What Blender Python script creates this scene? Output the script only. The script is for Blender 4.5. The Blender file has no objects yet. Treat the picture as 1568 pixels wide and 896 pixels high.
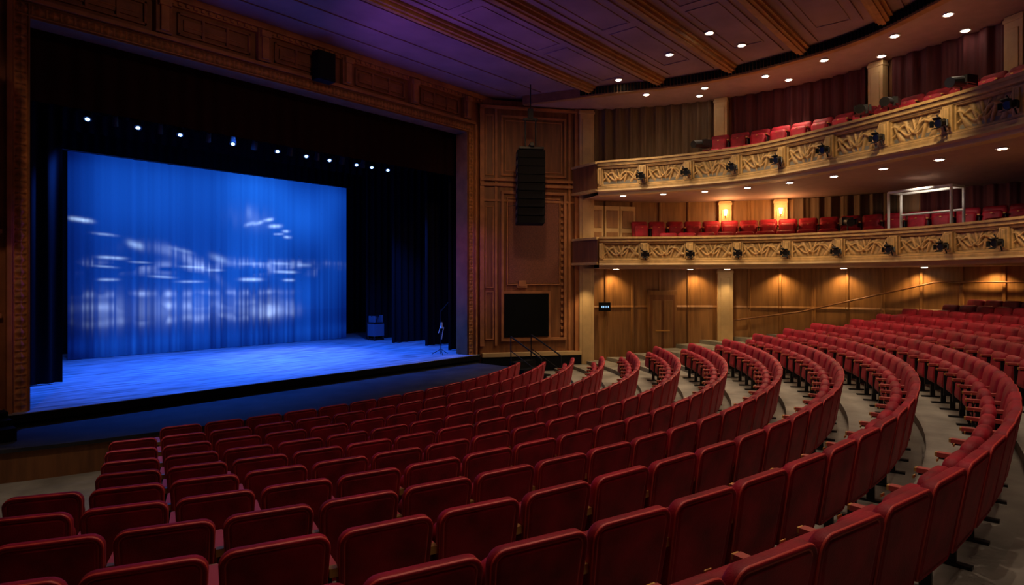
import bpy, math, random
import numpy as np
from mathutils import Vector, Matrix
random.seed(4); np.random.seed(4)
ZC=3.3
scene=bpy.context.scene
COL=scene.collection
# ------------------------------------------------------------------ materials
def mat(name,col,rough=.6,metal=0,sheen=0,sheen_tint=None,noise=0,nscale=4,nstretch=(1,1,1),emit=None,estr=0,spec=.5,bump=0,bscale=40,recess_shade=0):
    m=bpy.data.materials.new(name); m.use_nodes=True
    nt=m.node_tree; b=nt.nodes['Principled BSDF']
    b.inputs['Base Color'].default_value=(*col,1); b.inputs['Roughness'].default_value=rough
    b.inputs['Metallic'].default_value=metal
    b.inputs['Specular IOR Level'].default_value=spec
    if sheen:
        b.inputs['Sheen Weight'].default_value=sheen; b.inputs['Sheen Roughness'].default_value=.4
        if sheen_tint: b.inputs['Sheen Tint'].default_value=(*sheen_tint,1)
    if emit:
        b.inputs['Emission Color'].default_value=(*emit,1); b.inputs['Emission Strength'].default_value=estr
    tc=nt.nodes.new('ShaderNodeTexCoord')
    if noise:
        mp=nt.nodes.new('ShaderNodeMapping'); mp.inputs['Scale'].default_value=nstretch
        n=nt.nodes.new('ShaderNodeTexNoise'); n.inputs['Scale'].default_value=nscale; n.inputs['Detail'].default_value=6
        r=nt.nodes.new('ShaderNodeValToRGB')
        r.color_ramp.elements[0].position=.3; r.color_ramp.elements[1].position=.7
        r.color_ramp.elements[0].color=(*[c*(1-noise) for c in col],1)
        r.color_ramp.elements[1].color=(*[min(1,c*(1+noise)) for c in col],1)
        nt.links.new(tc.outputs['Object'],mp.inputs[0]); nt.links.new(mp.outputs[0],n.inputs[0])
        nt.links.new(n.outputs[0],r.inputs[0]); nt.links.new(r.outputs[0],b.inputs['Base Color'])
        if recess_shade:  # shade painted into the relief: concave areas darkened by pointiness
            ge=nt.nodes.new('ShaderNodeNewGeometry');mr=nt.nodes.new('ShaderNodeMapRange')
            mr.inputs['From Min'].default_value=.44;mr.inputs['From Max'].default_value=.53;mr.inputs['To Min'].default_value=recess_shade;mr.inputs['To Max'].default_value=1.15
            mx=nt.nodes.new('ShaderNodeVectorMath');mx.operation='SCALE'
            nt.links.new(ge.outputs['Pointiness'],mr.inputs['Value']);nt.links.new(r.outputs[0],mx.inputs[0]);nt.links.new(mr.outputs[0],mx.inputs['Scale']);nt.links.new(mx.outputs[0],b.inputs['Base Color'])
    if bump:
        n2=nt.nodes.new('ShaderNodeTexNoise'); n2.inputs['Scale'].default_value=bscale; n2.inputs['Detail'].default_value=4
        bp=nt.nodes.new('ShaderNodeBump'); bp.inputs['Strength'].default_value=bump; bp.inputs['Distance'].default_value=.01
        nt.links.new(tc.outputs['Object'],n2.inputs[0]); nt.links.new(n2.outputs[0],bp.inputs['Height']); nt.links.new(bp.outputs[0],b.inputs['Normal'])
    return m
M_velvet=mat('red_velvet',(.27,.0045,.017),.6,sheen=.10,sheen_tint=(1,.22,.25),noise=.45,nscale=4,bump=.25,bscale=90,spec=.3)
M_piping=mat('worn_piping',(.6,.06,.045),.45)
M_iron=mat('black_iron',(.012,.012,.014),.4,spec=.4)
M_arm=mat('armrest_vinyl',(.42,.06,.055),.4)
M_brass=mat('brass',(.75,.42,.12),.3,metal=.7)
M_conc=mat('concrete_floor',(.23,.21,.175),.5,noise=.45,nscale=1.6,bump=.3,bscale=12)
M_pitfl=mat('pit_cover',(.03,.03,.036),.6,noise=.35,nscale=2,spec=.2)
M_black=mat('black_paint',(.005,.005,.006),.7,spec=.12)
M_blackcl=mat('black_velour',(.007,.007,.010),.9,spec=.1)
M_maroon=mat('dark_maroon_velour',(.022,.006,.006),.9,spec=.1)
M_wood=mat('walnut_panel',(.22,.085,.028),.5,noise=.3,nscale=3,nstretch=(3,3,.3))
M_wood2=mat('oak_panel',(.30,.14,.046),.45,noise=.3,nscale=3,nstretch=(3,3,.3))
M_gold=mat('gilt_plaster',(.62,.385,.15),.5,noise=.22,nscale=6,recess_shade=.3)  # recess shading is part of this colour
M_rail=mat('gilt_rail',(.60,.37,.14),.45,noise=.2,nscale=6)
M_prosc=mat('proscenium_plaster',(.40,.155,.05),.6,noise=.25,nscale=3)
M_frieze=mat('frieze_plaster',(.27,.095,.034),.6,noise=.25,nscale=3)
M_weave=mat('woven_panel',(.19,.06,.03),.7,noise=.3,nscale=30,bump=.6,bscale=60)
M_cream=mat('cream_plaster',(.58,.38,.17),.6,noise=.1)
M_ceil=mat('ceiling_plaster',(.25,.14,.135),.8,noise=.2,nscale=1.2)
M_soff=mat('soffit_plaster',(.40,.235,.18),.8,noise=.08)
M_beam=mat('ceiling_beam',(.36,.165,.05),.6,noise=.25)
M_cbrown=mat('brown_curtain',(.15,.085,.045),.85,noise=.2,nstretch=(4,4,.3))
M_cred=mat('red_curtain',(.085,.010,.012),.85,noise=.2,nstretch=(4,4,.3))
M_lamp=mat('lamp_lens',(1,1,1),.5,emit=(1,.86,.66),estr=30)
M_sconce=mat('sconce_glass',(1,.8,.5),.5,emit=(1,.62,.28),estr=12)
M_blamp=mat('stage_lens',(.1,.2,1),.5,emit=(.25,.5,1),estr=12)
M_white=mat('white_pipe',(.85,.82,.75),.35)
M_sign=mat('exit_sign_face',(.02,.03,.05),.4,emit=(.3,.55,.8),estr=1.2)
M_glass=mat('dark_glass',(.003,.004,.004),.6,spec=.1)
M_grille=mat('speaker_grille',(.006,.006,.007),.7,spec=.15)
M_stage=mat('stage_floor',(.34,.36,.42),.45,noise=.6,nscale=2.2,nstretch=(.45,2.8,1))
# ------------------------------------------------------------------ helpers
def mk(name,v,f,mats,mi=None,smooth=False,parent=None):
    me=bpy.data.meshes.new(name); me.from_pydata([tuple(p) for p in v],[],f)
    for m in (mats if isinstance(mats,(list,tuple)) else [mats]): me.materials.append(m)
    if mi is not None: me.polygons.foreach_set('material_index',mi)
    if smooth: me.polygons.foreach_set('use_smooth',[True]*len(me.polygons))
    me.update(); o=bpy.data.objects.new(name,me); COL.objects.link(o)
    if parent: o.parent=parent
    return o
class MB:
    def __init__(s,mats): s.v=[];s.f=[];s.m=[];s.mats=mats
    def add(s,v,f,m=0):
        n=len(s.v); s.v+=[tuple(p) for p in v]; s.f+=[tuple(i+n for i in q) for q in f]; s.m+=[m]*len(f)
    def box(s,c,d,m=0,R=None,tap=1.0):
        x,y,z=[k/2 for k in d]
        p=[(-x,-y,-z),(x,-y,-z),(x,y,-z),(-x,y,-z),(-x*tap,-y*tap,z),(x*tap,-y*tap,z),(x*tap,y*tap,z),(-x*tap,y*tap,z)]
        p=[Vector(q) for q in p]
        if R is not None: p=[R@q for q in p]
        p=[q+Vector(c) for q in p]
        s.add(p,[(3,2,1,0),(4,5,6,7),(0,1,5,4),(1,2,6,5),(2,3,7,6),(3,0,4,7)],m)
    def bb(s,x0,x1,y0,y1,z0,z1,m=0): s.box(((x0+x1)/2,(y0+y1)/2,(z0+z1)/2),(x1-x0,y1-y0,z1-z0),m)
    def tube(s,a,b,r,r2=None,n=10,m=0,cap=True):
        a=Vector(a);b=Vector(b);r2=r if r2 is None else r2
        d=(b-a).normalized(); u=d.orthogonal().normalized(); w=d.cross(u)
        v=[];
        for P,q in ((a,r),(b,r2)):
            for i in range(n):
                t=2*math.pi*i/n; v.append(P+(u*math.cos(t)+w*math.sin(t))*q)
        f=[(i,(i+1)%n,n+(i+1)%n,n+i) for i in range(n)]
        if cap: f+=[tuple(range(n-1,-1,-1)),tuple(range(n,2*n))]
        s.add(v,f,m)
    def build(s,name,bevel=0,loc=None,rot=None,parent=None,smooth=False,scale=None):
        o=mk(name,s.v,s.f,s.mats,s.m,smooth,parent)
        if loc: o.location=loc
        if rot: o.rotation_euler=rot
        if scale: o.scale=(scale,)*3
        if bevel:
            b=o.modifiers.new('bev','BEVEL'); b.width=bevel; b.segments=2; b.limit_method='ANGLE'
        return o
def simplebox(name,x0,x1,y0,y1,z0,z1,m,bevel=0):
    b=MB([m]); b.bb(x0,x1,y0,y1,z0,z1); return b.build(name,bevel)
def catmull(pts,n=16):
    P=[np.array(p,float) for p in pts]; P=[2*P[0]-P[1]]+P+[2*P[-1]-P[-2]]
    out=[]
    for i in range(1,len(P)-2):
        for t in np.linspace(0,1,n,endpoint=False):
            a,b,c,d=P[i-1:i+3]
            out.append(.5*((2*b)+(-a+c)*t+(2*a-5*b+4*c-d)*t*t+(-a+3*b-3*c+d)*t**3))
    out.append(P[-2]); return np.array(out)
class Path:
    def __init__(s,pts,smooth=True):
        s.p=catmull(pts) if smooth else np.array(pts,float)
        s.L=np.concatenate([[0],np.cumsum(np.linalg.norm(np.diff(s.p,axis=0),axis=1))]); s.len=s.L[-1]
    def at(s,u):
        u=np.asarray(u,float); return np.stack([np.interp(u,s.L,s.p[:,0]),np.interp(u,s.L,s.p[:,1])],-1)
    def nrm(s,u):
        e=.12; a=s.at(np.clip(np.asarray(u)-e,0,s.len)); b=s.at(np.clip(np.asarray(u)+e,0,s.len)); d=b-a
        d/= np.linalg.norm(d,axis=-1,keepdims=True)+1e-9
        return np.stack([d[...,1],-d[...,0]],-1)
def gridfaces(nu,nv):
    i=np.arange(nu-1)[:,None]*nv; j=np.arange(nv-1)[None,:]
    a=(i+j).ravel(); return [tuple(q) for q in np.stack([a,a+nv,a+nv+1,a+1],-1).tolist()]
def sweep_surf(name,path,us,zs,off,m,smooth=False,side=1):
    us=np.asarray(us);zs=np.asarray(zs)
    P=path.at(us);N=path.nrm(us)*side
    U,Z=np.meshgrid(us,zs,indexing='ij'); O=off(U,Z)
    X=P[:,0][:,None]+N[:,0][:,None]*O; Y=P[:,1][:,None]+N[:,1][:,None]*O
    v=np.stack([X,Y,Z],-1).reshape(-1,3)
    return mk(name,v.tolist(),gridfaces(len(us),len(zs)),m,smooth=smooth)
def sweep_prof(name,path,us,prof,m,closed=True,smooth=False):
    us=np.asarray(us);P=path.at(us);N=path.nrm(us); v=[]
    k=len(prof)
    for p,n in zip(P,N):
        for o,z in prof: v.append((p[0]+n[0]*o,p[1]+n[1]*o,z))
    f=[]
    for i in range(len(us)-1):
        for j in range(k if closed else k-1):
            a=i*k+j;b=i*k+(j+1)%k; f.append((a,b,b+k,a+k))
    if closed: f+=[tuple(range(k)),tuple(range(len(v)-1,len(v)-k-1,-1))]
    return mk(name,v,f,m,smooth=smooth)
def ruled(name,pa,pb,fa,fb,za,zb,m,n=60,thick=0):
    v=[];f=[]
    for i in range(n+1):
        t=i/n; A=pa.at(t*pa.len);B=pb.at(t*pb.len)
        a=A*(1-fa)+B*fa; b=A*(1-fb)+B*fb
        v+=[(a[0],a[1],za),(b[0],b[1],zb),(a[0],a[1],za-thick),(b[0],b[1],zb-thick)]
    for i in range(n):
        q=i*4; f+=[(q,q+1,q+5,q+4)]
        if thick: f+=[(q+2,q+6,q+7,q+3),(q,q+4,q+6,q+2),(q+1,q+3,q+7,q+5)]
    return mk(name,v,f,m)
def spot(name,loc,target,e,col,size=60,rad=.08,blend=.6):
    l=bpy.data.lights.new(name,'SPOT'); l.energy=e;l.color=col;l.spot_size=math.radians(size);l.spot_blend=blend;l.shadow_soft_size=rad
    o=bpy.data.objects.new(name,l);COL.objects.link(o);o.location=loc
    o.rotation_euler=(Vector(target)-Vector(loc)).to_track_quat('-Z','Y').to_euler();return o
def point(name,loc,e,col,rad=.08):
    l=bpy.data.lights.new(name,'POINT'); l.energy=e;l.color=col;l.shadow_soft_size=rad
    o=bpy.data.objects.new(name,l);COL.objects.link(o);o.location=loc;return o
# ------------------------------------------------------------------ camera
cam=bpy.data.cameras.new('camera');co=bpy.data.objects.new('camera',cam);COL.objects.link(co)
cam.sensor_width=36;cam.lens=950/1568*36;cam.shift_y=-16/1568;cam.clip_end=200
co.location=(0,0,ZC);co.rotation_euler=(math.radians(90),0,math.radians(-49.34));scene.camera=co
# ------------------------------------------------------------------ seat rows
CX=7.3
RCk=[13.2,12.5,11.9,11.5,11.3,11.3,11.6,12.5,13.0]
HT=[1.53,1.66,1.78,1.89,1.99,2.07,2.14,2.19,2.22,2.24]
def Rc(t): return 13.2-.9*t if t<0 else float(np.interp(t,range(9),RCk))
def Yb(t): return 3+.9*t if t<0 else 3+.95*t
def rowpt(t,s):
    R=Rc(t);a=s/R; return CX+R*math.sin(a),Yb(t)+R-R*math.cos(a),a
def zrow(k): return ZC-(HT[k] if k>=0 else 1.53+.13*k)-.88
def rrect(w,h,rt,rb,seg=5):
    o=[]
    for cx,cz,r,a0 in ((w/2-rt,h/2-rt,rt,0),(-w/2+rt,h/2-rt,rt,90),(-w/2+rb,-h/2+rb,rb,180),(w/2-rb,-h/2+rb,rb,270)):
        for i in range(seg+1):
            a=math.radians(a0+90*i/seg); o.append((cx+r*math.cos(a),cz+r*math.sin(a)))
    return o
def pad(mb,w,h,rt,rb,rings,cz,fy,m=0,taper=.92,mi=None):
    base=len(mb.v);n=24;v=[]
    for i,y in rings:
        for x,z in rrect(w-2*i,h-2*i,max(rt-i,.012),max(rb-i,.012)):
            k=taper+(1-taper)*((z+h/2)/h); v.append((x*k,*fy(z,y,cz)))
    f=[];ms=[]
    for r in range(len(rings)-1):
        for i in range(n): f.append((r*n+i,(r+1)*n+i,(r+1)*n+(i+1)%n,r*n+(i+1)%n)); ms.append(mi[r] if mi else m)
    f.append(tuple(range(n)));ms.append(m);L=(len(rings)-1)*n;f.append(tuple(L+i for i in range(n-1,-1,-1)));ms.append(m)
    mb.v+=v;mb.f+=[tuple(a+base for a in q) for q in f];mb.m+=ms
def seat_template():
    mb=MB([M_velvet,M_iron,M_arm,M_brass,M_piping])
    def fb(z,y,cz): return (y-(z+.3)*.17,cz+z+.0)
    pad(mb,.575,.61,.085,.05,[(.055,-.040),(.045,-.040),(.036,-.030),(.028,-.030),(.016,-.042),(.004,-.036),(0,-.026),(0,.02),(.01,.038),(.04,.055),(.10,.066)],.575,fb,0,.9,[0,0,4,0,0,4,0,0,0,0])
    def fc(z,y,cz): return (y-(z+.2)*.12+.16,cz+z)
    pad(mb,.47,.42,.09,.05,[(.06,-.06),(.02,-.05),(0,-.02),(0,.03),(.02,.055),(.08,.07)],.52,fc,0,.95)
    mb.box((-.30,.12,.42),(.022,.20,.40),1); mb.box((-.30,.10,.13),(.035,.07,.26),1); mb.box((-.30,.12,.012),(.06,.30,.024),1)
    mb.box((-.30,.14,.635),(.062,.33,.035),2); mb.box((-.30,.14,.612),(.045,.31,.02),1)
    mb.box((-.30,-.045,.635),(.05,.05,.05),3);mb.box((-.30,.31,.635),(.05,.02,.03),3)
    mb.tube((-.27,.10,.36),(.27,.10,.36),.014,n=6,m=1)
    mb.box((0,.245,.66),(.05,.006,.02),3)
    return mb
ST=seat_template(); SV=np.array(ST.v);SF=ST.f;SM=ST.m
_tot=[0]
def seat_row(name,places):
    n=len(places)
    if not n: return
    nv=len(SV);V=np.zeros((n*nv,3))
    for i,(x,y,z,a) in enumerate(places):
        jit=random.uniform(-.02,.02); c,s=math.cos(a+jit),math.sin(a+jit)
        V[i*nv:(i+1)*nv,0]=x+SV[:,0]*c-SV[:,1]*s
        V[i*nv:(i+1)*nv,1]=y+SV[:,0]*s+SV[:,1]*c
        V[i*nv:(i+1)*nv,2]=z+SV[:,2]
    loops=np.concatenate([np.array(f) for f in SF]);tot=np.array([len(f) for f in SF])
    me=bpy.data.meshes.new(name)
    me.vertices.add(n*nv);me.vertices.foreach_set('co',V.ravel())
    L=np.concatenate([loops+i*nv for i in range(n)]);T=np.tile(tot,n);S=np.concatenate([[0],np.cumsum(T)[:-1]])
    me.loops.add(len(L));me.loops.foreach_set('vertex_index',L)
    me.polygons.add(len(T));me.polygons.foreach_set('loop_start',S);me.polygons.foreach_set('loop_total',T)
    for m in ST.mats: me.materials.append(m)
    me.polygons.foreach_set('material_index',np.tile(SM,n))
    smf=[len(f)==4 and mm in(0,4) for f,mm in zip(SF,SM)]
    me.polygons.foreach_set('use_smooth',np.tile(smf,n))
    me.update(calc_edges=True);me.validate()
    o=bpy.data.objects.new(name,me);COL.objects.link(o);_tot[0]+=n;return o
for k in range(-8,8):
    pl=[];R=Rc(k);sp=.605
    s=-14+(.3 if k%2 else 0)+{0:.23,-1:.13}.get(k,0)
    while s<22:
        x,y,a=rowpt(k,s)
        ok=a<1.05 and 1.07*x+y<24.7 and x>1.5+(y-6.75)*.54
        if a<-.9: ok=False
        if k>=7: ok=ok and x<12.9
        if k<=-4 and (a<-.18 or y<-2.2): ok=False
        if k<=-5 and a<.1: ok=False
        if k<=-6 and a<.25: ok=False
        if ok: pl.append((x,y,zrow(k),a))
        s+=sp
    seat_row('theater_seat_row',pl)
# ------------------------------------------------------------------ floor
v=[];f=[]
for k in range(-12,9):
    zt=zrow(k);zn=zrow(k+1)
    n=70
    for i in range(n+1):
        b=len(v)
        A=-.95+i/n*2.05
        for t,z in ((k-.22,zt),(k+.78,zt),(k+.78,zn)):
            R=Rc(t);v.append((CX+R*math.sin(A),Yb(t)+R-R*math.cos(A),z))
        if i<n: f+=[(b,b+3,b+4,b+1),(b+1,b+4,b+5,b+2)]
mk('floor',v,f,M_conc)
ZF=zrow(9)-.005
simplebox('floor_slab',-4,26,-9,14,-.3,ZF,M_conc)
PF=Path([(-3.9,13.4),(0.5,12.7),(3.4,11.75),(8,11.0),(12.5,11.5),(14.4,12.2)])
v=[];us=np.linspace(0,PF.len,60);P=PF.at(us);zt=ZC-2.6
for p in P: v+=[(p[0],p[1],zt),(p[0],13.9,zt),(p[0],p[1],ZF)]
f=[];mi=[]
for i in range(59):
    q=i*3;f+=[(q,q+1,q+4,q+3),(q,q+3,q+5,q+2)];mi+=[0,1]
q=59*3;e=len(v);v+=[(v[q+1][0],13.9,ZF)];f.append((q,q+1,e,q+2));mi.append(0)
mk('orchestra_pit_cover',v,f,[M_pitfl,M_wood],mi)
sweep_prof('trim_pit_rail',PF,us,[(.04,zt-.03),(.04,zt+.03),(-.08,zt+.03),(-.08,zt-.03)],M_pitfl)
# ------------------------------------------------------------------ stage
zs=ZC-2.35
b=MB([M_stage,M_black]);b.bb(-1.5,21.5,14.1,25,zs-.12,zs,0);b.bb(2.45,14.55,13.86,14.1,zs-.02,zs,0)
b.bb(2.44,14.56,13.855,14.1,zs-.16,zs-.012,1)
b.bb(2.45,14.55,13.90,14.1,-.02,zs-.12,1);b.build('stage_floor')
b=MB([M_black]);b.bb(-1.8,21.8,25,25.2,0,12);b.build('wall_backstage')
simplebox('wall_stage_left',-1.8,-1.5,14.6,25,0,12,M_black);simplebox('wall_stage_right',21.5,21.8,14.6,25,0,12,M_black)
simplebox('ceiling_flyloft',-1.8,21.8,14.6,25.2,12.02,12.2,M_black)
def pleats(name,x0,x1,y,z0,z1,m,amp=.07,per=.33,nz=8,ph=0):
    p=Path([(x0,y),(x1,y)],False);us=np.arange(0,abs(x1-x0)+.001,.03)
    zz=np.linspace(z0,z1,nz)
    def off(U,Z): return amp*np.sin(U*2*math.pi/per+ph+.5*np.sin(U*1.7))*(.75+.25*np.sin(U*3+Z*.4))
    return sweep_surf(name,p,us,zz,off,m,smooth=True)
for x0,x1,y in ((15.06,19.5,17.1),(15.05,19.5,19.0),(15.3,19.5,21.0),(14.6,17,15.4)):
    pleats('stage_leg_curtain',x0,x1,y,zs+.03,10.5,M_blackcl)
for x0,x1,y in ((-1,3.1,15.3),(-.5,4.12,17.3),(0,4.6,19.5)):
    pleats('stage_leg_curtain',x0,x1,y,zs+.03,10.5,M_blackcl)
pleats('stage_valance',2.6,14.5,14.9,ZC+3.52,ZC+5.4,M_maroon,amp=.03,per=.4)
pleats('stage_border_curtain',0,19,18.3,ZC+4.25,10.8,M_blackcl)
pleats('stage_border_curtain',0,19,21.2,ZC+4.35,10.8,M_blackcl)
pleats('stage_backdrop',-1,20,24.2,zs+.03,11,M_blackcl)
nx,nz=700,360;x0,x1=5.42,15.2;z0,z1=zs+.01,ZC+3.93
u=np.linspace(0,1,nx);w=np.linspace(0,1,nz);U,Wv=np.meshgrid(u,w,indexing='ij')
fold=.045*np.sin(U*150+1.5*np.sin(U*23))*(.55+.45*np.sin(U*11))+.02*np.sin(U*310)
X=x0+(x1-x0)*U;Y=22.2+fold*(1.1-.5*Wv);Z=z0+(z1-z0)*Wv
def g(a,c,s): return np.exp(-((a-c)/s)**2)
def n1(x,seed,f):
    r=np.random.RandomState(seed);t=r.rand(2000);return np.interp((x*f)%1999,np.arange(2000),t)
def n2(x,y,seed,fx,fy):
    r=np.random.RandomState(seed);T=r.rand(64,64);a=(x*fx)%63;b_=(y*fy)%63
    i=a.astype(int);j=b_.astype(int);fa=a-i;fb=b_-j;fa=fa*fa*(3-2*fa);fb=fb*fb*(3-2*fb)
    i2=(i+1)%64;j2=(j+1)%64
    return T[i,j]*(1-fa)*(1-fb)+T[i2,j]*fa*(1-fb)+T[i,j2]*(1-fa)*fb+T[i2,j2]*fa*fb
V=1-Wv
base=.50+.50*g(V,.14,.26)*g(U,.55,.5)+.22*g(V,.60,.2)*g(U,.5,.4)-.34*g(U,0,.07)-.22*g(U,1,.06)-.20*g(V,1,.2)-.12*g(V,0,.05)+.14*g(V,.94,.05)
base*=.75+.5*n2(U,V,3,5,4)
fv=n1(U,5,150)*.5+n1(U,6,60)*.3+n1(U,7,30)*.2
vert=.84+.42*(fv-.5)*2*(.2+1.5*np.clip(V-.3,0,1))-.05*(V>.8)  # fold shading put into the screen colour, stronger lower down
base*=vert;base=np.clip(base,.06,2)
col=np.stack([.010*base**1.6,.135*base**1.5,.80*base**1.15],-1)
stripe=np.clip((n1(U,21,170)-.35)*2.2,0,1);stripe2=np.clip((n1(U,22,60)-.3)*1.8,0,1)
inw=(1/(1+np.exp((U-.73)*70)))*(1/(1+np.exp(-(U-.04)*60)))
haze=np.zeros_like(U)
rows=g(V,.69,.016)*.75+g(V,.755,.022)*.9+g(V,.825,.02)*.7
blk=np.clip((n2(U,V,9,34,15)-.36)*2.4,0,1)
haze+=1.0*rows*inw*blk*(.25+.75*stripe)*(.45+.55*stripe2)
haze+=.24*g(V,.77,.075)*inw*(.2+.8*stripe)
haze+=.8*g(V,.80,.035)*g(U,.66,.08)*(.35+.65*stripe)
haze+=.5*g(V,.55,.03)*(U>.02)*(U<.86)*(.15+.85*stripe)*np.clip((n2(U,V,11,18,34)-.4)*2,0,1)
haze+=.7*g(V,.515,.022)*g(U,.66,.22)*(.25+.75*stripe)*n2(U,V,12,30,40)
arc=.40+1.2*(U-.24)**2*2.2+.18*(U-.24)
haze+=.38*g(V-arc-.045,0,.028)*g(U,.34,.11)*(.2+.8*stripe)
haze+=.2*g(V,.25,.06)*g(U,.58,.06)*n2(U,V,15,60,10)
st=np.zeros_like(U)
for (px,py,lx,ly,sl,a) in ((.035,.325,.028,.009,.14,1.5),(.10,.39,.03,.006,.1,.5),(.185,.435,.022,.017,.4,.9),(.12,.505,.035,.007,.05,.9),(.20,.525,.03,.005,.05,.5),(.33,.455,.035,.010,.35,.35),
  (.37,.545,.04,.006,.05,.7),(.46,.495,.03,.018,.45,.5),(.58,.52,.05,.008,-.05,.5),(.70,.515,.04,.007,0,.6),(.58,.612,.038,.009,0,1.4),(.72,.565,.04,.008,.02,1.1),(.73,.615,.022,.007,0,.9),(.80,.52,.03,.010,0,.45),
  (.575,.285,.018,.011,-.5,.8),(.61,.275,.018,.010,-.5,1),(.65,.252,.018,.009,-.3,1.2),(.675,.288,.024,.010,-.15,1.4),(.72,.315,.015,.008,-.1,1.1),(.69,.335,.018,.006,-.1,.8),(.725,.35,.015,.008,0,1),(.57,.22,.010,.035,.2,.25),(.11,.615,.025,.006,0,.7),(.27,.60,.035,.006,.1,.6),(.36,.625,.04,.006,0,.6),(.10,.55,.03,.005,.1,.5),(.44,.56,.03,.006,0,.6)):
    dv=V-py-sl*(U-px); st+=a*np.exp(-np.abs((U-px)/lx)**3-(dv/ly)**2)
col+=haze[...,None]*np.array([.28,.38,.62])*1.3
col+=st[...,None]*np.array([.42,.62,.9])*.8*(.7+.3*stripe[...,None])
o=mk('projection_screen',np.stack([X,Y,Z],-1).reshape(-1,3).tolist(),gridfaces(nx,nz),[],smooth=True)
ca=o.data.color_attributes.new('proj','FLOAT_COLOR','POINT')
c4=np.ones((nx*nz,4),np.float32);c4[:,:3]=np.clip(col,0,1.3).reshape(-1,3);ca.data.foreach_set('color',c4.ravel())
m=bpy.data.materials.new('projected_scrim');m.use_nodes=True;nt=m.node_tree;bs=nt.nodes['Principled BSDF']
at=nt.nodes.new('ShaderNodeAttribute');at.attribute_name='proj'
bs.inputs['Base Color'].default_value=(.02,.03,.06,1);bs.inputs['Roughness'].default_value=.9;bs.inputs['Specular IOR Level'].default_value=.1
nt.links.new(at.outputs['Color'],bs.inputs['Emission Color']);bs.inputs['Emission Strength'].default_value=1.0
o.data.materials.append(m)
b=MB([M_iron]);b.tube((5.2,22.2,ZC+3.97),(15.4,22.2,ZC+3.97),.04);
for x in (5.5,10.3,15.1): b.tube((x,22.2,ZC+3.97),(x,22.2,12),.01,n=6)
b.build('screen_pipe')
b=MB([M_iron,M_blamp]);yb=17;zb=ZC+4.06
b.tube((3.6,yb,zb),(14.2,yb,zb),.035)
for x in (4,7,10.5,13.8): b.tube((x,yb,zb),(x,yb,12),.01,n=6)
LX=[(4.56,1),(5.1,0),(5.62,1),(6.1,0),(6.6,1),(7.3,0),(7.97,1),(8.6,0),(9.27,1),(9.7,0),(10.2,1),(10.6,0),(11.0,1),(11.5,0),(12.0,1),(12.3,0),(12.6,1),(13.26,1)]
for x,on_ in LX:
    a=Vector((x,yb,zb-.1));d=(Vector((-.25,-.55,-.95)) if on_ else Vector((.1,.5,-1))).normalized()
    b.tube((x,yb,zb),a,.02,n=6);b.box((x,yb,zb-.1),(.03,.2,.03))
    b.tube(a-d*.05,a+d*.2,.07,.09,n=12);b.tube(a-d*.12,a-d*.05,.045,.07,n=12)
    if on_: b.tube(a+d*.202,a+d*.21,.048,n=12,m=1)
b.build('stage_light_batten')
for x,tx in ((4.5,5.5),(6.7,7),(9,9),(11,11.5),(13.2,14)):
    spot('stage_wash_light',(x,yb,zb-.4),(tx,17.4,zs),1550,(.02,.14,1),100,.1,.8)
spot('stage_wash_light',(8,16.2,ZC+4.2),(8,20,zs),1300,(.03,.17,1),100,.1,.9)
spot('stage_streak_light',(12,20.8,ZC+4),(10.5,18.2,zs),1400,(.25,.36,1),55,.05,.8)
b=MB([M_iron,mat('case_blue_grey',(.10,.13,.2),.5)])
x,y=15.5,20.6
b.box((x,y,zs+.42),(.5,.45,.5),1);b.box((x,y,zs+.7),(.54,.49,.04),0);b.box((x-.18,y,zs+.85),(.06,.4,.26),1);b.box((x+.18,y,zs+.85),(.06,.4,.30),1);b.box((x,y,zs+.98),(.44,.06,.05),0)
for dx in(-.22,.22):
    for dy in(-.2,.2): b.tube((x+dx,y+dy,zs),(x+dx,y+dy,zs+.18),.03,n=8,m=0)
b.build('equipment_case',.008)
b=MB([M_iron,M_white]);x,y=13.75,14.85
b.tube((x,y,zs+.02),(x,y,zs+1.45),.014,n=8);b.tube((x,y,zs+1.4),(x+.05,y-.3,zs+1.7),.012,n=8)
for a in range(3):
    t=a*2.09;b.tube((x,y,zs+.18),(x+.3*math.cos(t),y+.3*math.sin(t),zs+.01),.01,n=6)
b.tube((x,y-.04,zs+.85),(x,y-.04,zs+1.05),.05,.03,n=10,m=1);b.tube((x,y-.03,zs+.5),(x+.1,y-.03,zs+.88),.014,n=8,m=1);b.tube((x-.1,y,zs+.7),(x,y,zs+.95),.012,n=8,m=1)
b.build('microphone_stand')
b=MB([M_black])
for i in range(3): b.bb(1.5,2.42,12.75+i*.31,13.68,ZC-2.6+.0,ZC-2.6+.09*(i+1)+.12)
b.tube((1.45,12.8,.7),(1.45,12.8,1.75),.02);b.tube((1.45,13.6,.7),(1.45,13.6,1.95),.02);b.tube((1.45,12.8,1.75),(1.45,13.6,1.95),.02)
b.build('stage_steps')
b=MB([M_black,M_iron])
for i in range(4): b.bb(14.65+.0,15.6,11.5+i*.3,12.7,.03,.2*(i+1))
for dx in (14.62,15.62):
    b.tube((dx,11.4,.03),(dx,11.4,1.0),.02,m=1);b.tube((dx,12.6,.03),(dx,12.6,1.6),.02,m=1);b.tube((dx,11.4,1.0),(dx,12.6,1.6),.025,m=1);b.tube((dx,11.4,.55),(dx,12.6,1.15),.015,m=1)
b.build('side_stair')
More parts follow.
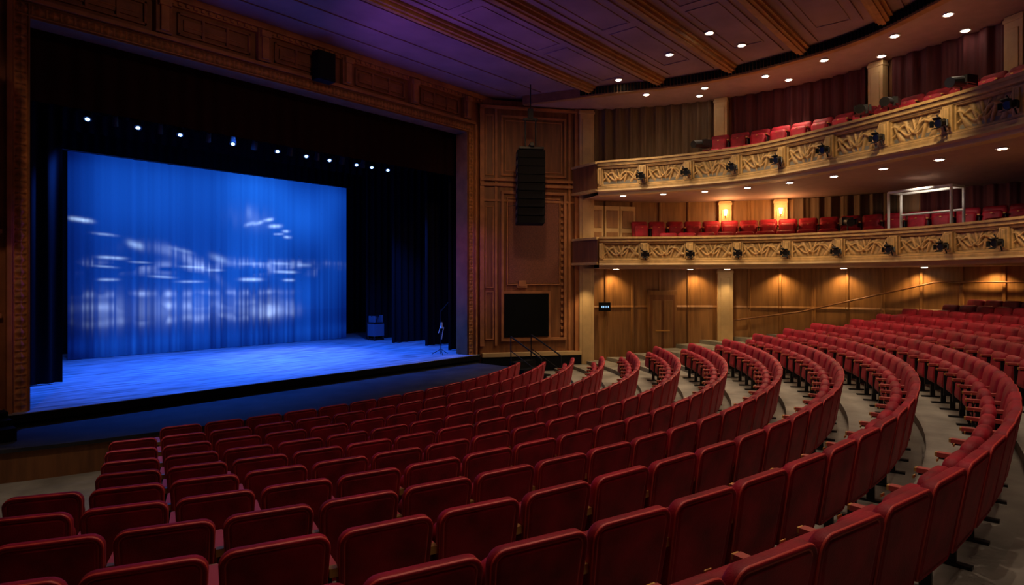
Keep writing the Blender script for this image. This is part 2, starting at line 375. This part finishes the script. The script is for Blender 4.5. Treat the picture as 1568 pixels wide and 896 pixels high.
# ------------------------------------------------------------------ proscenium wall
XO0,XO1=2.87,14.2;ZT=ZC+4.83;ZCL=ZC+6.1
b=MB([M_frieze,M_prosc]);b.bb(-4,XO0,14.1,14.6,0,12.2,0);b.bb(XO1,22,14.1,14.6,0,12.2,0);b.bb(XO0,XO1,14.1,14.6,ZT,12.2,0)
b.build('wall_proscenium')
def relief(name,O,du,dv,dn,U,Vv,res,fn,m):
    us=np.arange(0,U+res/2,res);vs=np.arange(0,Vv+res/2,res);A,B=np.meshgrid(us,vs,indexing='ij');H=fn(A,B)
    O,du,dv,dn=[np.array(q,float) for q in(O,du,dv,dn)]
    P=O+A[...,None]*du+B[...,None]*dv+H[...,None]*dn
    return mk(name,P.reshape(-1,3).tolist(),gridfaces(len(us),len(vs)),m,smooth=False)
def orn(L,W,per=.22):
    def f(A,B):
        c=(A%per)/per-.5;d=B/W-.5
        h=.045*np.clip(1-(np.abs(c)*1.9+np.abs(d)*2.4),0,1)+.02*np.exp(-((np.abs(c)-.5)/.08)**2)*(np.abs(d)<.3)
        h+=.035*(np.abs(d)>.40)
        return h
    return f
M_orn=mat('proscenium_ornament',(.42,.17,.055),.55,noise=.2,nscale=5,recess_shade=.35)
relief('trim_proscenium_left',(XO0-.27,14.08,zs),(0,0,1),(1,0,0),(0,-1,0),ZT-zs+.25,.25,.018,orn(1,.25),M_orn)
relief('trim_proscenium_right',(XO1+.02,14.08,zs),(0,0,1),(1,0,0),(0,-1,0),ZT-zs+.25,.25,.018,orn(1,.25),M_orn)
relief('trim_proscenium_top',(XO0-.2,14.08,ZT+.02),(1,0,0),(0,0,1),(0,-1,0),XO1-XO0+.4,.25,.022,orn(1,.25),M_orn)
b=MB([M_prosc,M_frieze])
for (a0,a1) in ((XO0-.36,XO0-.28),(XO1+.28,XO1+.36)): b.bb(a0,a1,13.98,14.1,zs-.6,ZT+.36,0)
b.bb(XO0-.36,XO1+.36,13.98,14.1,ZT+.28,ZT+.36,0)
b.bb(-4,15.2,13.92,14.1,ZCL-.14,ZCL,0);b.bb(-4,15.1,14.0,14.1,ZCL-.24,ZCL-.14,0)
for x in np.arange(-3.9,15,.16): b.bb(x,x+.08,13.95,14.0,ZCL-.22,ZCL-.15,0)
bx=[.7,2.9,5.1,7.3,9.6,11.9,14.1]
for x in bx:
    b.bb(x-.16,x+.16,13.95,14.1,ZT+.38,ZCL-.14,1);b.bb(x-.08,x+.08,13.89,14.1,ZT+.42,ZCL-.2,0);b.bb(x-.12,x+.12,13.85,14.1,ZCL-.34,ZCL-.2,0)
for x,x2 in zip(bx[:-1],bx[1:]):
    p0,p1=x+.3,x2-.3;za,zb2=ZT+.46,ZCL-.32
    b.bb(p0,p1,14.04,14.1,za,za+.05,1);b.bb(p0,p1,14.04,14.1,zb2-.05,zb2,1);b.bb(p0,p0+.05,14.04,14.1,za,zb2,1);b.bb(p1-.05,p1,14.04,14.1,za,zb2,1)
    b.bb(p0+.13,p1-.13,14.06,14.1,za+.12,zb2-.12,1)
    b.bb(p0+.22,p1-.22,14.04,14.1,za+.2,za+.22,0)
    for i in range(1,3): b.bb(p0+(p1-p0)*i/3-.03,p0+(p1-p0)*i/3+.03,14.03,14.1,za,zb2,1)
for (z0_,z1_) in ((1.2,2.6),(2.8,4.1),(4.3,8.8)):
    b.bb(.9,2.35,14.03,14.1,z0_,z0_+.06);b.bb(.9,2.35,14.03,14.1,z1_-.06,z1_);b.bb(.9,.96,14.03,14.1,z0_,z1_);b.bb(2.29,2.35,14.03,14.1,z0_,z1_)
b.bb(-4,2.45,14.0,14.1,2.66,2.74);b.bb(-4,2.45,14.0,14.1,4.16,4.24)
b.bb(-4,2.45,13.95,14.1,0,1.05)
b.build('trim_frieze',.008)
b=MB([M_black,M_grille]);b.box((8.78,13.8,ZC+5.42),(.5,.3,.72),0);b.box((8.78,13.64,ZC+5.42),(.44,.03,.66),1);b.box((8.78,14.0,ZC+5.42),(.1,.2,.3),0)
b.build('frieze_speaker',.02)
# ------------------------------------------------------------------ splay wall
A_=Vector((14.7,14.02,0));B_=Vector((17.5,12.0,0));dS=(B_-A_).normalized();nS=Vector((dS.y,-dS.x,0));LS=(B_-A_).length
ang=math.atan2(dS.y,dS.x);RS=Matrix.Rotation(ang,3,'Z')
def sp(u,o,z): 
    q=A_+dS*u+nS*o; return (q.x,q.y,z)
b=MB([M_wood,M_prosc,M_glass,M_cream,M_wood2,M_weave,M_black])
def sb(u0,u1,o0,o1,z0,z1,m=0): b.box(sp((u0+u1)/2,(o0+o1)/2,(z0+z1)/2),(u1-u0,o1-o0,z1-z0),m,RS)
sb(0,LS,-.3,0,0,9.3,0);
sb(0,.14,0,.07,1.2,9.0,1);sb(LS-.2,LS,0,.10,.9,9.3,1);sb(LS-.42,LS-.34,0,.05,.9,9.2,1);sb(.5,.58,0,.05,1.2,9,1)
for z in (6.45,6.62,9.0): sb(0,LS,0,.11,z,z+.09,1)
sb(.0,LS,0,.05,5.95,6.02,1)
def frame(u0,u1,z0,z1,t=.07,o=.06,m=1): sb(u0,u1,0,o,z0,z0+t,m);sb(u0,u1,0,o,z1-t,z1,m);sb(u0,u0+t,0,o,z0+t,z1-t,m);sb(u1-t,u1,0,o,z0+t,z1-t,m)
frame(.7,LS-.5,6.8,8.8);frame(.85,LS-.65,6.95,8.65,.03,.03)
frame(.7,LS-.5,1.35,6.3,.09,.10);frame(.9,LS-.7,3.2,6.1,.04,.05);frame(.18,.46,1.4,3.0,.04,.04);frame(.18,.46,3.1,5.8,.04,.04);frame(.18,.46,6.8,8.8,.04,.04)
sb(.95,LS-.75,0,.03,3.25,6.05,5)
for i in range(22): sb(LS-.68,LS-.54,0,.035+.01*(i%2),1.5+i*.21,1.5+i*.21+.1,1)
sb(1.3,1.55,0,.08,3.15,3.35,1);sb(1.25,1.6,0,.06,3.1,3.2,1)
sb(.05,LS,0,.22,.85,.98,3);sb(.05,LS,0,.2,0,.85,6)  # black base block put in for the darkness below the ledge
sb(.72,2.4,0,.09,1.4,3.0,1)
sb(.8,2.32,.08,.12,1.48,2.92,2)
b.build('wall_splay',.006)
def column(name,x,y,z0,z1,w=.5,rot=.6):
    b=MB([M_cream]);b.box((0,0,(z0+z1)/2),(w,w*.6,z1-z0))
    b.box((0,-.02,(z0+z1)/2),(w*.6,w*.62,z1-z0-.6))
    b.box((0,0,z1-.1),(w*1.08,w*.7,.08));b.box((0,0,z0+.1),(w*1.08,w*.68,.2))
    return b.build(name,.01,(x,y,0),(0,0,rot))
column('trim_pilaster',17.62,11.82,0,9.1,.5,-.8)
def line_array(name,x,y,zt_,zb_,w,rot,cz):
    b=MB([M_black,M_grille,M_iron]);n=9;h=(zt_-zb_)/n;off=0
    for i in range(n):
        t=-.02-.012*i*i*.25;off+=t*-h*.6
        R=Matrix.Rotation(-.012*i,3,'X')
        b.box((0,off,zt_-h*(i+.5)),(w,.48,h*.99),0,R);b.box((0,off-.245,zt_-h*(i+.5)),(w*.92,.03,h*.94),1,R)
        for sx in(-1,1): b.box((sx*w*.5,off,zt_-h*(i+.5)),(.03,.36,h*.5),2,R)
    b.box((0,0,zt_+.06),(w*.9,.55,.07),2);b.box((0,0,zt_+.14),(.12,.8,.1),2)
    for sx in(-.16,.16): b.tube((sx,0,zt_+.1),(sx,0,zt_+.95),.025,n=8,m=2)
    b.box((0,0,zt_+.98),(.45,.1,.07),2);b.box((0,0,zt_+1.15),(.16,.16,.3),2);b.tube((0,0,zt_+1.2),(0,0,cz),.02,n=8,m=2)
    b.tube((-w*.4,.2,zb_+.6),(-w*.4-.2,1.3,zb_+.7),.015,n=6,m=2)
    return b.build(name,.006,(x,y,0),(0,0,rot))
line_array('line_array_speaker',14.78,11.95,ZC+4.0,ZC+1.78,.84,-.75,ZCL-.05)
line_array('line_array_speaker',1.80,12.4,ZC+3.95,ZC+1.9,.5,-.15,ZCL-.05)
# ------------------------------------------------------------------ balconies
PL=Path([(17.0,10.9),(18.5,8.65),(19.6,6.0),(19.4,2.9),(17.6,.2),(14.5,-2)])
PU=Path([(16.95,10.9),(17.6,8.8),(17.75,6.3),(16.75,3.6),(14.9,.3),(12,-2.3)])
PW=Path([(17.6,12.1),(19.8,10.5),(21.3,8.2),(22.2,5.6),(22.4,3),(22.2,0),(20.8,-4)])
PX=Path([(17.6,12.1),(18.8,10),(19.5,7.8),(19.55,5.1),(19.0,3.3),(17.6,.3),(14.5,-3.2)])
PANEL=1.42
def fascia(name,path,z0,z1):
    H=z1-z0;us=np.arange(0,path.len,.018);zz=np.linspace(z0,z1,54)
    def off(U,Z):
        v=(Z-z0)/H;a=U%PANEL;x=a-PANEL/2
        o=np.where(v<.10,.10,0)+np.where((v>=.10)&(v<.16),.06,0)+np.where(v>.86,.09,0)+np.where((v>.80)&(v<=.86),.04,0)
        mid=(v>=.16)&(v<=.80);y=(v-.48)/.32
        div=np.abs(x)>PANEL/2-.11
        bd=(np.abs(x)>PANEL/2-.17)|(np.abs(y)>.86)
        inn=mid&~div&~bd
        lf=np.clip(np.sin(np.abs(x)*34-y*3.2+1.5*np.sin(np.abs(x)*9)),0,1)**.7*(1-y*y)*.05
        sc=.05*np.exp(-((y-.45*np.sin(x*9))/.15)**2)+.045*np.exp(-((y+.4*np.cos(x*11))/.13)**2)
        o=np.where(inn,-.045+np.maximum(lf,sc),o);o=np.where(mid&div,.075,o);o=np.where(mid&bd&~div,.02,o)
        dd=mid&(np.abs(np.abs(x)-PANEL/2)<.05)&(np.abs(y)<.8);o=np.where(dd,.10+.0*o,o)
        return o
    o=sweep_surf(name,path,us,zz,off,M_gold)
    u2=np.linspace(0,path.len,80)
    p2=sweep_prof('rail_cap',path,u2,[(.13,z1-.02),(.13,z1+.04),(-.22,z1+.04),(-.22,z1-.02)],M_rail);p2.parent=o
    p3=sweep_prof('lower_ledge',path,u2,[(.12,z0),(.14,z0-.05),(.05,z0-.09),(.02,z0-.17),(-.3,z0-.17),(-.3,z0)],M_cream);p3.parent=o
    p4=sweep_surf('inner_face',path,u2,[z0-.1,z1],lambda U,Z:U*0-.2,M_wood);p4.parent=o
    e=MB([M_wood,M_rail]);P0=Vector((*path.at(0),0));Q=Vector((17.3,12.1,0));d=(Q-P0);L=d.length;an=math.atan2(d.y,d.x);R=Matrix.Rotation(an,3,'Z');c=(P0+Q)/2
    e.box((c.x,c.y,(z0+z1)/2),(L,.14,H),0,R);e.box((c.x,c.y,z1),(L,.24,.08),1,R);e.box((c.x,c.y,z0),(L,.22,.08),1,R)
    r=e.build('end_return',.006);r.parent=o
    return o
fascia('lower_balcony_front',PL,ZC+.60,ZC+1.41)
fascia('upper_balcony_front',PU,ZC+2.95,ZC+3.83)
ruled('ceiling_under_lower_balcony',PL,PW,0,1.0,ZC+.45,ZC+.45,M_soff)
ruled('floor_lower_balcony',PL,PW,.02,.5,ZC+.76,ZC+.76,M_conc,thick=.12)
ruled('floor_lower_balcony_step',PL,PW,.5,1,ZC+1.2,ZC+1.2,M_conc,thick=.4)
ruled('ceiling_under_upper_balcony',PU,PW,0,1.0,ZC+2.80,ZC+2.80,M_soff)
ruled('floor_upper_balcony',PU,PX,.02,.5,ZC+3.22,ZC+3.22,M_conc,thick=.12)
ruled('floor_upper_balcony_step',PU,PX,.5,1,ZC+3.75,ZC+3.75,M_conc,thick=.5)
FX,FY=[float(q) for q in (PL.at(8.9)-PL.nrm(8.9)*.75)]
def balc_seats(pa,pb,f,z,s0,s1,skip=False):
    pl=[];N=200;pts=[]
    for i in range(N+1):
        t=i/N;pts.append(pa.at(t*pa.len)*(1-f)+pb.at(t*pb.len)*f)
    pp=Path(pts,False);u=s0
    while u<min(s1,pp.len):
        p=pp.at(u);n=pp.nrm(u);a=math.atan2(-n[0],n[1])
        if not(skip and math.hypot(p[0]-FX,p[1]-FY)<1.15): pl.append((p[0],p[1],z,a))
        u+=.6
    seat_row('balcony_seat_row',pl)
balc_seats(PL,PW,.40,ZC+.76,2.6,15,True);balc_seats(PL,PW,.74,ZC+1.2,2.0,16)
balc_seats(PU,PX,.42,ZC+3.22,3.8,15);balc_seats(PU,PX,.76,ZC+3.75,4.4,15)
def panelled(U,Z):
    a=U%1.0;return np.where(np.abs(a-.5)>.455,.045,0)+np.where(np.abs((Z-ZC+.9))<.04,.03,0)
us=np.arange(0,PW.len,.03)
sweep_surf('wall_right_lower',PW,us,np.linspace(0,ZC+.46,60),panelled,M_wood2)
sweep_surf('wall_right_middle',PW,us,np.linspace(ZC+.95,ZC+2.82,30),panelled,M_wood2)
def pl2(U,Z): return .12+.06*np.sin(U*2*math.pi/.42+.6*np.sin(U*1.3))+.02*np.sin(U*37)
usx=np.arange(0,PX.len,.025)
def curt(name,path,ua,ub,z0,z1,m):
    sweep_surf(name,path,np.arange(ua,ub,.025),np.linspace(z0,z1,8),pl2,m,smooth=True)
curt('brown_drape',PX,.4,4.4,ZC+3.78,ZC+5.84,M_cbrown);curt('red_drape',PX,5.0,9.0,ZC+3.78,ZC+5.84,M_cred);curt('red_drape',PX,9.7,15.5,ZC+3.78,ZC+5.84,M_cred)
sweep_surf('wall_right_upper',PX,usx,[ZC+2.85,ZC+5.95],lambda U,Z:U*0,M_wood)
curt('brown_drape',PW,7.4,10.4,ZC+1.25,ZC+2.78,M_cbrown);curt('red_drape',PW,11,14,ZC+1.25,ZC+2.78,M_cred)
def on(path,u,o): p=path.at(u);n=path.nrm(u);return p[0]+n[0]*o,p[1]+n[1]*o,math.atan2(n[1],n[0])+math.pi/2
for u in (4.7,9.35,12.6):
    x,y,a=on(PX,u,.2);column('trim_pilaster',x,y,ZC+3.75,ZC+5.83,.4,a)
x,y,a=on(PW,5.2,.2);column('trim_pilaster',x,y,1.0,ZC+.44,.5,a)
for u in (5.2,7.0):
    x,y,a=on(PW,u,.16);column('trim_pilaster',x,y,ZC+1.2,ZC+2.78,.42,a)
    x,y,a=on(PW,u,.38);b=MB([M_brass,M_sconce]);b.box((0,.06,0),(.08,.04,.24));b.tube((0,0,-.06),(0,0,.14),.035,.065,n=12,m=1);b.tube((0,0,-.12),(0,0,-.06),.015,.035,n=12,m=0);b.build('wall_sconce',0,(x,y,ZC+2.33),(0,0,a))
    x,y,a=on(PW,u,.85);point('sconce_light',(x,y,ZC+2.35),34,(1,.55,.22),.1)
b=MB([M_cream,M_wood2])
for i,u in enumerate((.5,1.1,1.7)):
    x,y,a=on(PW,u,.25);R=Matrix.Rotation(a,3,'Z');b.box((x,y,ZC+1.75),(.56,.1,1.7),0,R);b.box((x,y,ZC+1.4),(.42,.14,.6),1,R);b.box((x,y,ZC+2.15),(.42,.14,.6),1,R)
b.build('trim_box_partition',.006)
x,y,a=on(PW,3.05,.12);b=MB([M_wood,M_wood2,M_brass]);b.box((0,0,1.75),(1.0,.1,2.5),1);b.box((0,-.05,1.7),(.86,.06,2.3),0);b.box((-.2,-.09,1.7),(.3,.02,1.9),1);b.box((.2,-.09,1.7),(.3,.02,1.9),1);b.box((0,-.1,1.6),(.5,.03,.04),2)
b.build('door_1',.006,(x,y,0),(0,0,a))
x,y,a=on(PW,.9,.12);b=MB([M_black,M_sign]);b.box((0,0,0),(.42,.08,.3));
for i,xx in enumerate((-.12,-.06,0,.06,.12)): b.box((xx,-.042,.0),(.035,.01,.07),1)
b.build('exit_sign',.005,(x,y,ZC-.85),(0,0,a))
hp=[(5.3,-1.35),(7.6,-1.0),(9.5,-.5),(11.4,0),(13.6,0)]
cu=bpy.data.curves.new('wall_handrail','CURVE');cu.dimensions='3D';cu.bevel_depth=.028;s=cu.splines.new('POLY');pts=[]
for i in range(41):
    u=5.3+i/40*8.3;z=np.interp(u,[h[0] for h in hp],[h[1] for h in hp]);x,y,a=on(PW,u,.14);pts.append((x,y,ZC+z))
s.points.add(40)
for q,p in zip(s.points,pts): q.co=(*p,1)
cu.materials.append(M_wood);ho=bpy.data.objects.new('wall_handrail',cu);COL.objects.link(ho)
def rail_lamp(name,path,u,z):
    x,y,a=on(path,u,.17);b=MB([M_iron])
    b.box((0,.05,.08),(.06,.14,.05));b.tube((0,-.02,.1),(0,-.02,-.1),.015,n=6)
    b.box((0,-.04,0),(.24,.02,.03));b.tube((0,.06,.02),(0,-.2,-.04),.07,.1,n=12)
    for sx,sz,ry in ((.13,0,.5),(-.13,0,-.5)): b.box((sx,-.24,-.04+sz),(.02,.1,.16),0,Matrix.Rotation(ry,3,'Z'))
    b.box((0,-.24,.08),(.2,.1,.015),0,Matrix.Rotation(-.5,3,'X'));b.box((0,-.24,-.16),(.2,.1,.015),0,Matrix.Rotation(.5,3,'X'))
    b.box((-.1,-.05,.12),(.1,.1,.06));b.tube((.1,0,.05),(.14,-.05,-.12),.03,n=8)
    b.tube((-.12,0,.16),(-.16,-.02,.24),.02,n=6);b.tube((.02,0,-.1),(.05,.02,-.24),.02,n=6)
    return b.build(name,0,(x,y,z),(0,0,a),scale=.8)
for i in range(1,10): rail_lamp('balcony_spotlight',PL,i*PANEL,ZC+.90)
for i in range(1,10): rail_lamp('balcony_spotlight',PU,i*PANEL,ZC+3.3)
def follow(name,x,y,z,rot):
    b=MB([M_iron,M_white]);b.tube((0,0,0),(0,0,.9),.02);
    for i in range(3): t=i*2.1;b.tube((0,0,.4),(.3*math.cos(t),.3*math.sin(t),0),.012,n=6)
    b.tube((0,.3,1.05),(0,-.35,.95),.13,.11,n=14);b.box((0,.15,1.02),(.3,.3,.22));b.box((.2,0,1.0),(.05,.3,.15))
    return b.build(name,0,(x,y,z),(0,0,rot))
for u in (3.1,7.6,8.3,9.9):
    x,y,a=on(PU,u,-.42);follow('follow_spot',x,y,ZC+3.22,a+random.uniform(-.6,.6))
x,y,a=on(PL,7.2,-.45);follow('follow_spot',x,y,ZC+.76,a+.5)
b=MB([M_white]);x,y,a=FX,FY,on(PL,8.9,0)[2];R=Matrix.Rotation(a,3,'Z')
def L(px,py,pz): q=R@Vector((px,py,0));return (x+q.x,y+q.y,ZC+pz)
for s_ in(-1,1):
    for d_ in(-.3,.3): b.tube(L(s_*.8,d_,.77),L(s_*.8,d_,2.5),.035,n=8)
    b.tube(L(s_*.8,-.3,2.5),L(s_*.8,.3,2.5),.035,n=8)
for d_ in(-.3,.3): b.tube(L(-.8,d_,2.5),L(.8,d_,2.5),.035,n=8)
b.tube(L(-.8,.3,1.9),L(.8,.3,1.9),.03,n=8)
b.build('white_pipe_frame')
x,y,a=on(PL,9.0,-.3);spot('frame_fill_spot',(x,y,ZC+2.7),(x+1.0,y-.2,ZC+1.6),60,(1,.85,.7),120,.05,.8)  # fill spot added to brighten the white frame, no fixture there
# ------------------------------------------------------------------ ceiling
PR=Path([(15.7,13.0),(16.4,10.8),(17.2,8.5),(17.45,6.8),(17.3,5),(16.9,3.5),(16.05,2.2),(14,0),(11,-2),(7,-3.5)])
simplebox('ceiling',-4,26,-9,14.1,ZCL,ZCL+.2,M_ceil)
b=MB([M_beam,M_ceil])
def xr(y):
    i=np.argmin(np.abs(PR.p[:,1]-y));return PR.p[i,0]
YB=(10.8,8.8,6.75,4.8,2.8,.8,-1.2)
for y in YB:
    xe=xr(y);b.bb(-4,xe,y-.20,y+.20,ZCL-.07,ZCL);b.bb(-4,xe,y-.13,y+.13,ZCL-.15,ZCL-.07);b.bb(-4,xe,y-.05,y+.05,ZCL-.19,ZCL-.15)
    for d in (-.42,.42): b.bb(-4,xe-.3,y+d-.03,y+d+.03,ZCL-.035,ZCL,1)
for y in (13.2,12.3): b.bb(-4,xr(y)-.2,y-.035,y+.035,ZCL-.03,ZCL,1)
for y0_,y1_ in ((8.8,10.8),(6.75,8.8),(4.8,6.75),(2.8,4.8)):
    c=(y0_+y1_)/2
    for x in np.arange(-3,16,3.2):
        xa,xb=x+.15,min(x+3.05,xr(c)-.6)
        if xb-xa<1: continue
        ya,yb_=c-.36,c+.36
        b.bb(xa,xb,ya-.02,ya+.02,ZCL-.02,ZCL,1);b.bb(xa,xb,yb_-.02,yb_+.02,ZCL-.02,ZCL,1);b.bb(xa,xa+.04,ya,yb_,ZCL-.02,ZCL,1);b.bb(xb-.04,xb,ya,yb_,ZCL-.02,ZCL,1)
b.build('trim_ceiling_beams',.006)
u2=np.linspace(0,PR.len,120)
zsf=ZCL-.25
v=[];f=[]
for i,uu in enumerate(u2):
    p=PR.at(uu);n=PR.nrm(uu);q=p-n*9
    v+=[(p[0],p[1],zsf),(max(p[0],q[0]) if p[0]>9 else q[0],q[1],zsf)]
    if i: k=2*i;f.append((k-2,k-1,k+1,k))
mk('ceiling_soffit',v,f,M_soff)
sweep_prof('trim_ceiling_ring',PR,u2,[(.06,zsf-.03),(.06,ZCL),(-.14,ZCL),(-.14,zsf-.03)],M_beam)
b=MB([M_black])
for uu in np.arange(2,PR.len,.1):
    x,y,a=on(PR,uu,.09);b.box((x,y,zsf+.12),(.06,.06,.20),0,Matrix.Rotation(a,3,'Z'))
b.build('trim_air_grille')
warm=(1,.74,.49)
def downlights(name,locs):
    b=MB([M_white,M_lamp])
    for x,y,z in locs:
        b.tube((x,y,z-.03),(x,y,z+.0),.12,.105,n=16,m=0);b.tube((x,y,z-.036),(x,y,z-.031),.08,n=14,m=1)
    b.build(name)
up=[(17.2,9.4),(17.75,7.75),(17.85,6.0),(17.55,4.4),(16.9,2.7),(16.3,1.6),(18.6,5.6),(18.2,3.2),(17.6,1.4),(18.4,8.2)]
up=[(x+.15,y,zsf) for x,y in up]
downlights('recessed_downlights',up)
main=[(16.2,9.7),(15.3,7.6),(14.6,6.2),(15.9,5.9)]
house=[(x,y) for x in (3,7,11) for y in (-1.3,1.7,4.9)]
downlights('recessed_downlights',[(x,y,ZCL-.01) for x,y in main+house])
mid=[]
for i,t in enumerate(np.linspace(.06,.80,10)):
    p=PU.at(t*PU.len)*.82+PW.at(t*PW.len)*.18;mid.append((p[0],p[1],ZC+2.80))
downlights('recessed_downlights',mid)
low=[]
for u in (.9,3.9,5.2,9.0,11.2):
    x,y,a=on(PW,u,1.0);low.append((x,y,ZC+.45))
downlights('recessed_downlights',low)
# ------------------------------------------------------------------ light
for x,y,z in up[:7]: spot('ceiling_spot',(x,y,z-.08),(x-1.2,y,0),260,warm,95,.08,.9)
for x,y in main: spot('ceiling_spot',(x,y,ZCL-.1),(x-.5,y,0),310,warm,100,.08,.8)
for x,y in house: spot('house_light',(x,y,ZCL-.15),(x+(1.0 if x==11 else 0),y-.6,0),290,(1,.74,.54),105,.06,.8)
for y,ty in ((9.5,9),(5.8,6.3),(2.2,2.2)):  # unseen fill spots added to brighten the balcony fronts
    spot('front_fill_spot',(14.2,y,ZCL-.3),(17.5,ty,ZC+2.8),210,(1,.74,.42),70,.1,.9)
    spot('front_fill_spot',(12.5,y,ZCL-.3),(18.6,ty,ZC+1.0),260,(1,.74,.42),40,.1,.9)
spot('front_fill_spot',(9.5,7.5,ZCL-.4),(15.5,13.5,ZC+2),400,(1,.6,.3),48,.2,.9)  # more added fill, for splay wall, frieze and left jamb
spot('front_fill_spot',(6.5,6,ZCL-.4),(8,14.1,ZC+5.4),110,(1,.6,.35),85,.2,.9)
spot('front_fill_spot',(0,7,ZCL-.4),(1.9,14,ZC+1),300,(1,.6,.35),45,.2,.9)
spot('aisle_fill_spot',(1.5,9,ZCL-.3),(1.4,10.0,0),650,(1,.78,.58),45,.15,.9)  # unseen fill spot added to brighten the left concrete floor
for x,y,z in mid[::2]+mid[1::4]: spot('balcony_spot',(x,y,z-.06),(x+.1,y,0),90,(1,.68,.38),140,.06,.9)
for u in (1.2,4.2,7.0,8.9,11.0,12.8):
    x,y,a=on(PW,u,.30);spot('wall_washer',(x,y,ZC+.40),(x,y,0),80,(1,.62,.24),125,.05,.8)
x,y,a=on(PW,5.2,.9);spot('wall_washer',(x,y,ZC+.4),(x+.45,y+.15,1.3),75,(1,.7,.35),80,.05,.8)
spot('wall_washer',(16.9,11.3,ZC+.3),(17.6,11.8,.8),80,(1,.7,.35),70,.05,.8)
# purple accents
spot('purple_wash',(7.5,11.5,ZC+1.5),(10.5,11,ZCL),450,(.36,.12,1),70,.2,1)
spot('purple_wash',(2.2,12.6,ZC+2.5),(8,12,ZCL),80,(.4,.12,1),60,.2,1)
spot('purple_wash',(10,12.2,ZC+2),(14.2,14.3,ZC+.5),260,(.38,.1,1),40,.1,1)
spot('purple_wash',(7,13,ZC+1),(2.8,14.2,ZC),160,(.4,.08,.9),45,.1,1)
simplebox('wall_left',-4.2,-4,-9,14.1,0,9.6,M_wood);simplebox('wall_rear',-4.2,26,-9.2,-9,0,9.6,M_wood);simplebox('wall_right',26,26.2,-9,14.6,0,9.6,M_wood);simplebox('wall_right_return',17.5,26,12.25,12.4,0,9.6,M_wood)
w=bpy.data.worlds.new('world');scene.world=w;w.use_nodes=True;w.node_tree.nodes['Background'].inputs[0].default_value=(.02,.015,.02,1);w.node_tree.nodes['Background'].inputs[1].default_value=.2
scene.view_settings.view_transform='Standard'
print('seats',_tot[0])
